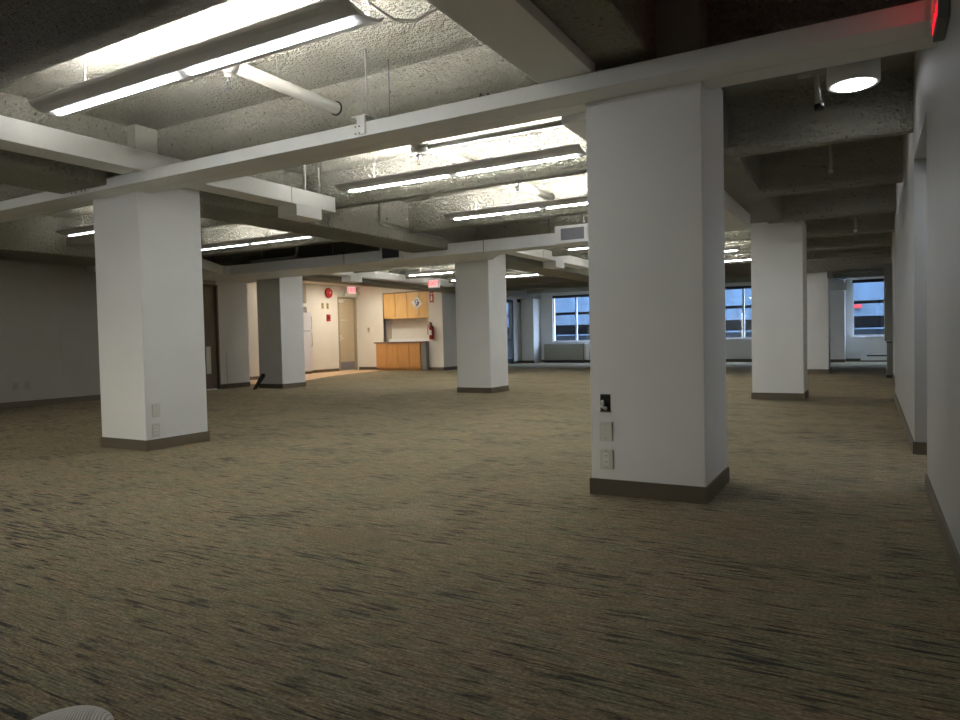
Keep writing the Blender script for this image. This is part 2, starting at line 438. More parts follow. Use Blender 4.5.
gr = MB(); gr.box(-4.07, -3.70, 9.795, 9.801, .05, .225)
for k in range(9): gr.box(-4.07, -3.70, 9.79, 9.796, .058 + k * .019, .064 + k * .019)
gr.build('grille', M['greygrille'], g1)
fr = MB(); fr.box(-7.52, -6.98, 9.83, 9.88, .01, .24, .006); g2 = fr.build('register_frame', M['duct'], o)
gr = MB(); gr.box(-7.46, -7.10, 9.825, 9.832, .035, .22)
for k in range(10): gr.box(-7.45 + k * .035, -7.443 + k * .035, 9.82, 9.826, .035, .22)
gr.build('grille', M['darkgrille'], g2)

# ------------------------------------------------------------------ pendant lights
def make_light(half=1.37):
    o = thing('pendant_light', '', 'light', (0, 0, 2.6), 'suspended strip lights')
    # gull-wing shell: flat keel, wings rising to both edges
    cross = [(-.15, .050), (-.14, .036), (-.11, .017), (-.05, 0), (.05, 0), (.11, .017), (.14, .036), (.15, .050), (.15, .058), (.13, .044), (.10, .027), (0, .016), (-.10, .027), (-.13, .044), (-.15, .058)]
    h = MB(); h.extr(cross, 'x', -half, half); h.build('housing', M['housing'], o)
    c = MB(); c.extr([(-.085, .012), (.085, .012), (.085, .066), (.079, .066), (.079, .022), (-.079, .022), (-.079, .066), (-.085, .066)], 'x', -half + .04, half - .04); c.build('cutoff_channel', M['white'], o)  # unseen channel added to cut direct tube light off the beams
    for a, b in ((-half + .085, -.058), (.058, half - .085)):
        l = MB(); l.extr([(-.021, .002), (-.016, -.013), (.016, -.013), (.021, .002)], 'x', a, b); l.build('lens', M['lens'], o)
    for y in (-.045, .045):
        t = MB(); t.tube([(-half + .12, y, .044), (half - .12, y, .044)], .016, 8); t.build('lamp_tube', M['tube'], o)
    for x in (-.7 * half, .7 * half):
        w = MB(); w.tube([(x, 0, .02), (x, 0, SLAB - 2.6)], .002, 6); w.build('suspension_wire', M['pipe'], o)
    return o
LX = [-3.54, -8.69]
spots = []
for i, (y, lab) in enumerate([(2.775, 'nearest strip light, large at upper left in front of the trough'), (5.83, 'strip light just behind the trough, left of the nearest column'), (7.97, 'strip light third from the camera in the middle ceiling bay'),
                              (12.0, 'strip light past the bulkhead, first behind the white register'), (14.25, 'strip light past the bulkhead, second behind the white register'), (16.25, 'strip light past the bulkhead, third of the middle bay')]):
    spots.append((LX[0], y, lab))
for y, lab in [(2.775, 'strip light of the left bay nearest the camera, off to the left'), (5.83, 'strip light glimpsed left of the left column'), (7.97, 'strip light glimpsed right of the left column, over the left bay'), (12.0, 'strip light before the kitchen, nearest of the row above the exit sign'), (14.25, 'strip light before the kitchen, second above the exit sign'), (16.25, 'strip light before the kitchen, third above the exit sign')]:
    spots.append((LX[1], y, lab))
proto = make_light()
M['dim_tube'] = emit('dimmed_tube', (1.0, .975, .94), 200.0); M['dim_lens'] = emit('dimmed_lens', (.90, .95, 1.0), 9.0)
dim_tube = [c for c in proto.children if c.name.startswith('lamp_tube')][0].data.copy(); dim_tube.materials[0] = M['dim_tube']
dim_lens = {}
for c in proto.children:
    if c.name.startswith('lens'):
        d = c.data.copy(); d.materials[0] = M['dim_lens']; dim_lens[c.data.name] = d
for i, (x, y, lab) in enumerate(spots):
    if i == 0: proto.location = (x, y, 2.6); proto['label'] = lab
    else:
        q = dup(proto, (x, y, 2.6), lab)
        if x == LX[1] and y < 9:                               # these two run on dimmed lamps
            for c in q.children:
                if c.name.startswith('lamp_tube'): c.data = dim_tube
                if c.name.startswith('lens'): c.data = dim_lens[c.data.name]
q = make_light(.72); q.location = (-2.68, 9.45, 2.6); q['label'] = 'short strip light tucked behind the nearest column, in front of the bulkhead register'
mb = MB(); mb.tube([(-2.16, 2.80, 2.66), (-2.20, 2.83, 2.71), (-2.20, 2.92, 2.70), (-2.17, 3.02, 2.68), (-2.10, 3.10, 2.69), (-2.0, 3.14, 2.74), (-1.93, 3.16, 2.82), (-1.90, 3.2, 2.95), (-1.90, 3.2, SLAB)], .008, 8)
tag(mb.build('power_cable', M['pipe']), 'white power cable drooping from the right end of the nearest strip light', 'cable')

# ------------------------------------------------------------------ sprinkler pipes and heads
def sprinkler(label, x, y, z, cap):
    o = thing('sprinkler', label, 'sprinkler', (x, y, z), 'sprinkler heads')
    f = MB(); f.lathe((0, 0, 0), [(0, .018), (-.008, .024), (-.022, .024), (-.028, .015)]); f.build('fitting', cap, o)
    s = MB(); s.tube([(0, 0, -.025), (0, 0, -.055)], .009, 8); s.tube([(-.014, 0, -.05), (-.012, 0, -.085), (0, 0, -.095)], .003, 6); s.tube([(.014, 0, -.05), (.012, 0, -.085), (0, 0, -.095)], .003, 6)
    s.lathe((0, 0, -.095), [(0, .005), (-.004, .02), (-.008, .02)]); s.build('deflector', M['greygrille'], o)
PX, PZ = -3.75, 2.88
o = thing('sprinkler_pipe', 'thick white sprinkler pipe running away through the concrete beams of the middle bay', 'pipe', (PX, 3.30, PZ))
p = MB(); p.tube([(0, 0, 0), (0, 5.45, 0)], .046, 16); p.build('main_pipe', M['pipe'], o)
p = MB(); p.tube([(0, -.06, 0), (0, .05, 0)], .056, 16); p.tube([(0, .0, 0), (0, 0, -.065)], .030, 16); p.build('end_elbow', M['pipe'], o)
for q in (2.25, 4.40):
    p = MB(); p.tube([(0, q - .08, 0), (0, q + .08, 0)], .058, 16); p.tube([(0, q, 0), (0, q, -.065)], .034, 16)
    if q < 3: p.tube([(-.06, q, -.065), (.12, q, -.065)], .043, 16)
    p.build('tee_fitting', M['pipe'], o)
p = MB(); p.tube([(.11, 2.25, -.065), (2.4, 2.25, -.065)], .026, 14); p.build('branch_pipe', M['pipe'], o)
for k in range(3):
    h = MB(); y = JY0 + JS * k - 3.30; h.tube([(0, y - .008, 0), (0, y + .002, 0)], .058, 16); h.build('pipe_sleeve', M['black'], o)
h = MB(); h.tube([(0, .45, .03), (0, .45, SLAB - PZ)], .005, 6); h.build('hanger_rod', M['pipe'], o)
sprinkler('sprinkler head under the pipe end near the nearest strip light', PX, 3.30, PZ - .066, M['pipe'])
sprinkler('sprinkler head under the pipe tee behind the trough', PX, 5.55, PZ - .11, M['greygrille'])
sprinkler('sprinkler head over the third strip light', PX, 7.70, PZ - .066, M['greygrille'])
# corridor heads on drop pipes
def drop(label, x, y, z0, z1, collar):
    o = thing('drop_pipe', label, 'pipe', (x, y, z0), 'corridor drop pipes')
    p = MB(); p.tube([(0, 0, z1 - z0), (0, 0, .03)], .018, 10); p.build('pipe', M['pipe'], o)
    c = MB(); c.lathe((0, 0, 0), [(.045, .02), (.04, .027), (.012, .027), (0, .018)], seg=14); c.build('collar', collar, o)
o = thing('sprinkler_pipe', 'short white pipe with a black collar hanging beside the round downlight', 'pipe', (-.35, 5.88, 2.93))
p = MB(); p.tube([(0, 0, 0), (.004, 0, -.06), (.02, 0, -.24)], .02, 10); p.build('pipe', M['pipe'], o)
p = MB(); p.tube([(-.12, 0, .02), (.06, 0, .02)], .03, 10); p.tube([(0, 0, .02), (0, 0, .147)], .02, 10); p.build('tee_fitting', M['pipe'], o)
p = MB(); p.tube([(.018, 0, -.225), (.022, 0, -.265)], .034, 12); p.build('collar', M['black'], o)
drop('thin drop pipe under the first corridor beam past the downlight', -.36, 8.3, 2.66, SLAB, M['pipe'])
drop('small sprinkler drop further along the corridor ceiling', -.2, 12.6, 2.55, SLAB, M['white'])
for x, y, lab in [(-8.6, 5.9, 'sprinkler head glimpsed over the left bay strip light')]:
    sprinkler(lab, x - .1, y + .6, 2.93, M['pipe'])
    mb = MB(); mb.tube([(x - .1, y + .6, 2.93), (x - .1, y + .6, SLAB)], .018, 8); tag(mb.build('drop_pipe', M['pipe']), 'short drop pipe above the left bay sprinkler', 'pipe', 'corridor drop pipes')

# conduits, rods, brackets
mb = MB(); mb.tube([(-12.3, 10.4, 2.72), (-10.1, 10.4, 2.72), (-10.04, 10.4, 2.74), (-10.02, 10.4, 2.80), (-10.02, 10.4, SLAB)], .03, 10)
tag(mb.build('conduit_pipe', M['white']), 'grey pipe turning up in the dark ceiling bay over the bulkhead', 'pipe')
def rod(label, x, y, z0, r=.007, m='pipe'):
    mb = MB(); mb.tube([(0, 0, 0), (0, 0, SLAB - z0)], r, 8)
    o = tag(mb.build('hanger_rod', M[m], None, (x, y, z0)), label, 'rod', 'ceiling hanger rods'); return o
o = thing('trough_hanger', 'white hanger bracket with two bolts holding the trough below the nearest strip light', 'bracket', (-3.13, 3.93, 2.548))
p = MB(); p.tube([(0, .06, .04), (0, .06, SLAB - 2.548)], .008, 8); p.build('rod', M['pipe'], o)
p = MB(); p.box(-.04, .03, -.012, .005, -.085, .045, .002); p.box(-.085, .045, -.012, .12, .04, .047); p.build('bracket', M['duct'], o)
for q, (dx, dz) in enumerate([(-.045, -.03), (-.01, -.03), (-.045, -.078), (-.01, -.078)]):
    p = MB(); p.lathe((dx - .005, -.011, dz), [(0, .006), (-.006, .006)], (0, 1, 0), 10); p.build('bolt', M['greygrille'], o)
rod('thin dark rod behind the trough beside its hanger bracket', -3.1, 4.22, 2.55, .005, 'greygrille')
rod('nearer of the two white rods holding the boxed duct end', -5.74, 6.12, 2.735, .014)
rod('farther of the two white rods holding the boxed duct end', -5.74, 6.36, 2.735, .014)
for x, lab in [(-10.55, 'leftmost rod over the bulkhead, beside the grey pipe'), (-8.72, 'white rod over the bulkhead in front of the kitchen'), (-7.35, 'dark rod over the bulkhead beside its dark grille'), (-4.35, 'dark rod left of the white register'), (-3.78, 'dark rod right above the white register')]:
    rod(lab, x, 9.99, 2.585, .012, 'pipe' if x < -7.5 else 'greygrille')
for x, y, lab in [(-9.05, 5.72, 'thin wire left of the left column')]: pass
# bolt pairs on the trough left of the left column
o = thing('splice_plate', 'bolted splice in the trough just left of the left column', 'bracket', (-6.55, 3.936, 2.5))
p = MB(); p.box(-.14, .14, -.005, 0, -.045, .045); p.build('plate', M['duct'], o)
for dx in (-.11, -.05, .05, .11):
    for dz in (-.025, .025):
        p = MB(); p.lathe((dx, -.004, dz), [(0, .008), (-.007, .008)], (0, 1, 0), 8); p.build('bolt', M['grey_panel'], o)
mb = MB(); mb.tube([(-2.42, 4.33, 2.55), (-2.40, 4.32, 2.66), (-2.375, 4.31, 2.715), (-2.35, 4.31, 2.69), (-2.35, 4.3, 2.62), (-2.34, 4.3, 2.66), (-2.31, 4.3, 2.70), (-2.28, 4.3, 2.66), (-2.28, 4.32, 2.55)], .006, 6)
tag(mb.build('loose_wire', M['black']), 'loop of loose black wire poking up behind the trough', 'wire')
# access plate with conduit on the girder side
GX = -6.12
o = thing('access_plate', 'square plaster patch framed by a white conduit on the beam side', 'panel', (GX, 8.1, 2.70))
p = MB(); p.box(.0, .03, -.06, .68, 0, .36, .004); p.build('plate', M['pop'], o)
p = MB(); p.tube([(.03, -.09, .37), (.03, -.09, -.02), (.03, -.03, -.05), (.03, 1.55, -.05)], .016, 10); p.build('conduit', M['pipe'], o)
p = MB(); p.lathe((.03, .05, .06), [(0, .02), (.012, .02)], (1, 0, 0), 10); p.build('knob', M['greygrille'], o)
# plaster conduit down the nearest column head in the corridor
mb = MB(); mb.tube([(CX + .02, 4.75, SLAB), (CX + .02, 4.75, 2.72), (CX + .01, 4.80, 2.63), (CX - .05, 4.86 + .02, 2.58)], .02, 10)
tag(mb.build('conduit_pipe', M['pop']), 'plastered conduit bending into the nearest column head on the corridor side', 'pipe')
mb = MB(); mb.tube([(CX + .03, CROW[2] - .03, SLAB), (CX + .03, CROW[2] - .03, 2.66), (CX - .02, CROW[2] - .03, 2.60), (CX - .1, CROW[2] - .03, 2.585)], .022, 10)
tag(mb.build('conduit_pipe', M['pop']), 'conduit bending onto the second corridor column', 'pipe')
mb = MB(); mb.box(CX - .02, CX + .10, CROW[3] - .10, CROW[3] - .004, 2.22, 2.42, .006)
tag(mb.build('junction_box', M['grey_panel']), 'small dark box high on the farthest corridor column', 'box')

# ------------------------------------------------------------------ downlight
o = thing('downlight', 'round surface downlight glowing white in the corridor ceiling', 'light', (-.105, 6.0, 2.842))
p = MB(); p.lathe((0, 0, 0), [(.236, .10), (.236, .18), (.0, .18), (.0, .15), (.03, .145), (.04, .02)], seg=40); p.build('can', M['duct'], o)
p = MB(); p.lathe((0, 0, 0), [(.038, .143), (.0, .143), (-.012, .12)], seg=40); p.build('lens', emit('downlight_lens', (.93, .96, 1.0), 11.0), o)
p = MB(); p.box(-.148, .148, -.004, .004, -.016, -.004); p.box(-.004, .004, -.148, .148, -.016, -.004); p.build('louvre', M['white'], o); DLT = o

dup(DLT, (-.105, 7.02, 2.842), 'added unseen downlight behind the first corridor beam, brightening the joists')  # unseen copies added to brighten the corridor joists
dup(DLT, (-.105, 9.95, 2.842), 'added unseen downlight behind the second corridor beam, brightening the joists')
# lamp recessed over the wall niche
o = thing('recessed_lamp', 'cool recessed lamp in the niche ceiling of the near wall', 'light', (.92, 5.75, 2.33))
p = MB(); p.lathe((0, 0, 0), [(-.001, .10), (-.012, .10), (-.012, .08), (-.002, .078)]); p.build('trim_ring', M['white'], o)
p = MB(); p.lathe((0, 0, 0), [(-.002, .076), (-.006, .076)]); p.build('lens', emit('niche_lamp', (.80, .88, 1.0), 170.0), o)

# ------------------------------------------------------------------ exit signs
o = thing('exit_sign', 'red lit exit sign at upper right where the trough meets the wall', 'sign', (XR, 3.75, 2.33))
p = MB(); p.box(-.046, -.001, -.14, .16, 0, .25, .006); p.build('case', M['grey_panel'], o)
p = MB(); p.box(-.049, -.045, -.125, .145, .03, .22); p.build('lens', M['red_led'], o)
t = text('EXIT', .16, M['plastic'], 'letters', o, .003); t.rotation_euler = (PI / 2, 0, -PI / 2); t.location = (-.051, 0, .12)
o = thing('exit_sign', 'hanging exit sign with red letters, before the kitchen cabinets', 'sign', (-10.34, 15.9, 2.39))
p = MB(); p.box(-.17, .17, -.03, .03, 0, .25, .008); p.build('case', M['white'], o)
p = MB(); p.box(-.155, .155, -.034, -.03, .02, .23); p.build('face', M['sign_face'], o)
t = text('EXIT', .17, M['red_sign'], 'letters', o, .004); t.rotation_euler = (PI / 2, 0, 0); t.location = (0, -.037, .125)
p = MB(); p.tube([(0, 0, .25), (0, 0, SLAB - 2.39)], .012, 8); p.build('stem', M['pipe'], o)
o = thing('exit_sign', 'exit sign with twin lamp heads over the tan kitchen door', 'sign', (-15.55, 18.60, 2.52))
o.scale = (1.25, 1.25, 1.25)
p = MB(); p.box(.001, .07, -.19, .19, .06, .30, .008); p.build('case', M['white'], o)
p = MB(); p.box(.07, .074, -.17, .17, .08, .28); p.build('face', M['sign_face'], o)
t = text('EXIT', .16, M['red_sign'], 'letters', o, .004); t.rotation_euler = (PI / 2, 0, PI / 2); t.location = (.077, 0, .18)
p = MB(); p.box(.001, .06, -.30, .30, .0, .06, .006)
p.build('bracket', M['plastic'], o)
for y in (-.24, .24):
    p = MB(); p.lathe((.03, y, .10), [(0, .03), (.05, .055), (.08, .055), (.085, .045)], (1, 0, -.2), 14); p.build('lamp_head', M['plastic'], o)

# ------------------------------------------------------------------ wall plates
def plate(label, pos, axis, kind, w=.075, h=.12, m=None):
    o = thing('wall_plate', label, 'outlet', pos, 'wall plates')
    def B(mb, u0, u1, z0, z1, d0, d1, bev=0):
        if axis == '-y': mb.box(u0, u1, -d1, -d0, z0, z1, bev)
        else: mb.box(d0, d1, u0, u1, z0, z1, bev)
        return mb
    if kind == 'open':
        B(MB(), -w / 2, w / 2, -h / 2, h / 2, .0, .003).build('box_opening', M['black'], o)
        m_ = B(MB(), -w / 2 - .004, w / 2 + .004, -h / 2 - .008, -h / 2, .0, .005); B(m_, -w / 2, w / 2, h / 2, h / 2 + .006, 0, .005); m_.build('rim', M['grey_panel'], o)
        c = MB(); c.tube([(-.02, -.004, .01), (-.01, -.02, .0), (-.016, -.024, -.02), (.002, -.02, -.03), (.01, -.012, -.035)], .011, 8); c.build('cable_stub', M['plastic'], o)
        return o
    B(MB(), -w / 2, w / 2, -h / 2, h / 2, 0, .008, .003).build('plate', m or M['plastic'], o)
    if kind == 'outlet':
        B(MB(), -.019, .019, -.038, .038, .007, .011, .002).build('receptacle', m or M['white'], o)
        s = MB()
        for z in (-.021, .017):
            B(s, -.008, -.005, z, z + .010, .010, .0118); B(s, .005, .008, z, z + .010, .010, .0118); B(s, -.002, .002, z - .008, z - .004, .010, .0118)
        s.build('slot', M['black'], o)
    s = MB()
    for z in ((-.045, .045) if kind == 'blank' else (-.052, .052)): B(s, -.003, .003, z - .003, z + .003, .008, .009)
    s.build('screw', M['greygrille'], o)
    return o
Y1 = CY
plate('open black wall box with cable stub, topmost on the nearest column', (-1.447, Y1, .578), '-y', 'open', .065, .10)
plate('blank white cover plate between open box and outlet on the nearest column', (-1.445, Y1, .402), '-y', 'blank', .082, .122)
plate('white double outlet lowest on the nearest column', (-1.445, Y1, .226), '-y', 'outlet', .086, .122)
plate('blank white plate, upper of two on the left column', (CX - DX, 4.265, .378), '+x', 'blank', .08, .13)
plate('white outlet plate just above the base of the left column', (CX - DX, 4.26, .185), '+x', 'outlet', .08, .13)
plate('left one of two pale plates low on the shaded left wall', (XL, 6.372, .36), '+x', 'outlet', .08, .12, M['dim_plate'])
plate('right one of two pale plates low on the shaded left wall', (XL, 6.556, .36), '+x', 'outlet', .08, .12, M['dim_plate'])
mb = MB(); mb.box(XL, XL + .003, 7.16, 7.175, .1, 1.6)
o = mb.build('trim_1', M['dark_wall']); struct(o)

# ------------------------------------------------------------------ left wall door and panel
o = thing('door_1', '', '', (XL, 10.41, 0)); del o['label']; del o['category']; struct(o)
p = MB(); p.box(-.09, -.05, -.165, .165, .01, 2.27); p.build('door_leaf', M['brown_door'], o)
p = MB(); p.box(-.12, .012, .165, .205, 0, 2.31); p.box(-.12, .012, -.205, -.165, 0, 2.31); p.box(-.12, .012, -.165, .165, 2.27, 2.31); p.build('door_frame', M['brown_door'], o)
p = MB(); p.box(-.05, -.03, -.12, .0, .35, .95); p.build('louvre', M['plastic'], o)
mb = MB(); mb.box(XL, XL + .016, 10.80, 11.38, .11, .84, .004); tag(mb.build('wall_hatch', M['wall']), 'low white access panel on the wall left of the shaded column', 'panel')

# black slab leaning beside the shaded column
mb = MB(); mb.extr([(-.0, 0), (.07, 0), (.33, .26), (.33, .33), (.26, .33)], 'x', -.02, .02)
o = tag(mb.build('door_wedge', M['black'], None, (-11.62, 10.62, 0)), 'black slanted slab on the carpet leaning at the foot of the shaded column', 'wedge')

# ------------------------------------------------------------------ kitchen
def cab(name, label, x0, x1, y0, y1, z0, z1, doors, m, knobs, toe=0):
    o = thing(name, label, 'cabinet', ((x0 + x1) / 2, (y0 + y1) / 2, z0)); w = (x1 - x0) / 2; d = (y1 - y0) / 2; h = z1 - z0
    b = MB(); b.box(-w, w, -d + .02, d, toe, h)
    if toe: b.box(-w + .02, w - .02, -d + .09, d, 0, toe)
    b.build('carcass', m, o)
    n = doors; s = 2 * w / n
    for k in range(n):
        dd = MB(); dd.box(-w + k * s + .009, -w + (k + 1) * s - .009, -d, -d + .02, toe + .006, h - .006, .002); q = dd.build('door', m, o)
        if knobs:
            kx = -w + (k + (.88 if k % 2 == 0 else .12)) * s; kz = .10 if knobs == 'low' else h - .10
            kb = MB(); kb.tube([(kx, -d - .02, kz - .04), (kx, -d - .02, kz + .04)], .007, 8); kb.box(kx - .004, kx + .004, -d - .02, -d, kz - .04, kz - .034); kb.box(kx - .004, kx + .004, -d - .02, -d, kz + .034, kz + .04); kb.build('handle', M['steel'], q)
    return o
cab('base_cabinet', 'reddish wood base cabinet with four doors under the kitchen counter', -14.45, -12.66, 18.55, 18.93, 0, .90, 4, M['maple_base'], None, .08)
mb = MB(); mb.box(-12.65, -12.46, 18.58, 18.93, 0, .90); tag(mb.build('void_block', M['grey_panel']), 'dark grey block in the void at the right end of the kitchen base cabinet', 'panel')  # dark block standing for the open dishwasher space
o = thing('countertop', 'dark edged kitchen countertop with pale backsplash ledge', 'counter', (-13.53, 18.9, .90))
p = MB(); p.box(-.975, 1.08, -.38, .045, 0, .045, .004); p.box(-.88, 1.08, .045, .54, 0, .045); p.build('slab', M['counter'], o)
p = MB(); p.box(-.86, 1.08, .30, .54, .045, .15); p.build('backsplash', M['white'], o)
cab('wall_cabinet', 'honey maple wall cabinet with four doors above the kitchen counter', -14.41, -12.46, 18.98, 19.43, 1.72, 2.58, 4, M['maple'], 'low')
# tilted paper on the wall cabinet
o = thing('paper_notice', 'white paper notice hung as a diamond on the wall cabinet', 'notice', (-13.03, 18.97, 2.21))
p = MB(); p.box(-.16, .16, -.004, 0, -.15, .15); a = p.build('sheet', M['white'], o)
p = MB(); r0 = [(math.cos(t * PI / 10) * .055 - .05, -.007, math.sin(t * PI / 10) * .06 + .02) for t in range(21)]; p.tube(r0, .012, 6); b = p.build('ring_mark', mat('violet_ink', (.12, .06, .30), .6), o)
p = MB(); p.tube([(.05, -.007, -.08), (.06, -.007, 0), (.03, -.007, .09)], .022, 6); c = p.build('stroke_mark', mat('dark_ink', (.04, .02, .06), .6), o)
o.rotation_euler = (0, PI / 4 + .15, 0)
# kitchen door
o = thing('door_2', '', '', (-15.55, 18.435, 0)); del o['label']; del o['category']; struct(o)
p = MB(); p.box(-.10, -.055, -.41, .41, .01, 2.44); p.build('door_leaf', M['door'], o)
p = MB(); p.box(-.12, .02, .41, .47, 0, 2.49); p.box(-.12, .02, -.47, -.41, 0, 2.49); p.box(-.12, .02, -.41, .41, 2.44, 2.49); p.build('door_frame', M['door_frame'], o)
p = MB(); p.box(-.056, -.05, -.39, .39, .03, .30); p.build('kick_plate', M['greygrille'], o)
p = MB(); p.box(-.05, .03, -.40, -.34, 1.02, 1.22, .01); p.tube([(.02, -.37, 1.1), (.06, -.37, 1.1), (.06, -.26, 1.1)], .012, 8); p.build('handle', M['plastic'], o)
p = MB(); p.box(-.05, .05, -.46, -.22, 2.30, 2.40, .01); p.tube([(.03, -.3, 2.41), (.05, .1, 2.41), (.0, .2, 2.43)], .012, 8); p.build('door_closer', M['plastic'], o)
p = MB(); p.tube([(-.045, -.40, 1.72), (-.045, .05, 1.72)], .01, 8); p.build('push_bar', M['plastic'], o)
# fire devices
o = thing('fire_bell', 'round red fire bell high on the cream kitchen wall', 'alarm', (-15.55, 17.486, 2.60))
p = MB(); p.lathe((0, 0, 0), [(.0, .10), (.03, .10), (.03, .165), (.06, .165), (.09, .15), (.11, .10), (.118, .02)], (1, 0, 0), 32); p.build('gong', M['red'], o)
p = MB(); p.lathe((0, 0, 0), [(.118, .03), (.128, .028), (.13, .0)], (1, 0, 0), 14); p.build('boss', M['steel'], o)
for y, lab in ((17.23, 'left one of two brass switch plates under the fire bell'), (17.47, 'right one of two brass switch plates under the fire bell')):
    o = thing('switch_plate', lab, 'switch', (-15.55, y, 2.17), 'brass switch plates')
    p = MB(); p.box(0, .01, -.05, .05, -.09, .09, .003); p.build('plate', M['brass'], o)
    p = MB(); p.box(.01, .02, -.012, .012, -.02, .02); p.build('toggle', M['plastic'], o)
o = thing('fire_alarm_pull', 'small red pull station below the switch plates', 'alarm', (-15.55, 17.475, 1.78))
p = MB(); p.box(0, .05, -.075, .075, -.11, .11, .006); p.build('case', M['red'], o)
p = MB(); p.box(.05, .065, -.04, .04, -.03, .03, .004); p.build('lever', M['black'], o)
o = thing('thermostat', 'small beige thermostat on the white wall panel beside the kitchen door', 'thermostat', (-15.03, 18.95, 1.37))
p = MB(); p.box(-.05, .05, -.03, -.001, -.09, .09, .006); p.build('case', M['door'], o)
p = MB(); p.box(-.03, .03, -.034, -.03, .0, .05); p.build('display', M['grey_panel'], o)
o = thing('fire_extinguisher', 'red fire extinguisher hung on the wall right of the counter', 'extinguisher', (-12.28, 18.66, 1.0))
p = MB(); p.lathe((0, 0, 0), [(0, .06), (.01, .075), (.38, .075), (.44, .05), (.46, .025), (.48, .025)], seg=20); p.build('cylinder', M['red'], o)
p = MB(); p.box(-.02, .02, -.03, .02, .48, .53); p.box(-.015, .015, -.11, .0, .53, .55); p.build('valve', M['black'], o)
p = MB(); p.tube([(0, -.03, .50), (-.09, -.05, .46), (-.10, -.06, .30), (-.09, -.06, .15)], .012, 8); p.build('hose', M['black'], o)
p = MB(); p.box(-.05, .05, -.0765, -.02, .14, .30); p.build('label', M['white'], o)
p = MB(); p.box(-.03, .03, .07, .089, .2, .42); p.build('bracket', M['steel'], o)
o = thing('extinguisher_sign', 'small dark red vertical sign above the fire extinguisher', 'sign', (-12.30, 18.75, 2.36))
p = MB(); p.box(-.075, .075, -.012, -.001, -.17, .17); p.build('board', M['red'], o)
p = MB(); p.box(-.03, .03, -.015, -.012, -.12, .02); p.box(-.012, .012, -.015, -.012, .02, .06); p.box(-.05, .05, -.015, -.012, .09, .13); p.build('pictogram', M['plastic'], o)
# refrigerator (front towards +x)
o = thing('refrigerator', 'white two door refrigerator peeking out beside the shaded column', 'refrigerator', (-15.55, 15.95, 0))
p = MB(); p.box(-.33, .28, -.38, .38, .06, 1.92, .01); p.box(-.3, .25, -.35, .35, 0, .06); p.build('cabinet', M['fridge'], o)
for z0, z1, n in ((.10, 1.33, 'door'), (1.36, 1.91, 'freezer_door')):
    p = MB(); p.box(.285, .35, -.38, .38, z0, z1, .012); d = p.build(n, M['fridge'], o)
    p = MB(); hz = (z1 - .45, z1 - .06) if n == 'door' else (z0 + .06, z0 + .42)
    p.tube([(.35, .34, hz[0]), (.39, .34, hz[0] + .02), (.39, .34, hz[1] - .02), (.35, .34, hz[1])], .013, 8); p.build('handle', M['plastic'], d)
p = MB(); p.box(.20, .30, -.36, .36, .01, .085); p.build('kick_grille', M['base'], o)
o = thing('emergency_lamp', 'twin headed emergency lamp standing on top of the refrigerator', 'lamp', (-15.45, 16.18, 1.92))
p = MB(); p.box(-.08, .08, -.10, .10, 0, .14, .01); p.build('battery_box', M['grey_panel'], o)
for y in (-.08, .08):
    p = MB(); p.lathe((.02, y, .22), [(0, .03), (.06, .08), (.10, .085), (.11, .07)], (1, 0, .1), 16); p.tube([(.02, y, .14), (.02, y, .22)], .015, 8); p.build('lamp_head', M['plastic'], o)
# kitchen ceiling fittings that light the area
for y, lab in ((14.6, 'warm ceiling lamp inside the kitchen before the fire bell wall'), (17.4, 'warm ceiling lamp inside the kitchen near the counter')):
    o = thing('ceiling_lamp', lab, 'light', (-14.2, y, 2.86), 'kitchen ceiling lamps')
    p = MB(); p.box(-.3, .3, -.3, .3, -.05, 0, .01); p.build('frame', M['white'], o)
    p = MB(); p.box(-.27, .27, -.27, .27, -.056, -.05); p.build('diffuser', emit('warm_diffuser', (1.0, .89, .74), 62.0), o)

# ------------------------------------------------------------------ office end
o = thing('door_3', '', '', (-11.975, 23.15, 0)); del o['label']; del o['category']; struct(o)
p = MB(); p.box(-.05, .10, .48, .60, 0, 2.43); p.box(-.05, .10, -.60, -.48, 0, 2.43); p.box(-.05, .10, -.48, .48, 2.33, 2.43); p.box(-.03, .06, -.48, .48, .02, .2); p.box(-.03, .06, -.48, .48, .88, .94); p.build('door_frame', M['frame_dark'], o)
p = MB(); p.box(-.006, .006, -.48, .48, .2, .88); p.box(-.006, .006, -.48, .48, .94, 2.33); p.build('pane', M['glass'], o)
mb = MB(); mb.box(-11.9, -11.85, 24.14, 24.33, 2.36, 2.48, .005); tag(mb.build('door_sensor', M['black']), 'small black sensor high on the wall beside the glass door', 'sensor')
o = thing('convector', 'long beige convector cabinet under the middle facade window', 'heater', (-10.2, 24.78, 0))
p = MB(); p.box(-.80, .80, -.20, .19, .10, .72, .01); p.build('cabinet', M['radiator'], o)
p = MB(); p.box(-.80, .80, -.16, .19, 0, .10); p.build('plinth', M['black'], o)
p = MB()
for k in range(16): p.box(-.74 + k * .094, -.69 + k * .094, -.12, .12, .72, .724)
p.build('grille', M['darkgrille'], o)
mb = MB(); mb.box(-9.38, -9.2, 24.62, 24.98, .10, .72, .006); tag(mb.build('side_cabinet', M['white']), 'narrow white casing at the right end of the convector', 'heater')
o = thing('convector', 'low white baseboard heater under the corridor end window', 'heater', (.15, 24.9, 0))
p = MB(); p.box(-.42, .9, -.08, .09, .04, .26, .006); p.build('cabinet', M['white'], o)
p = MB(); p.box(-.25, .8, -.084, -.08, .17, .21); p.build('grille', M['black'], o)
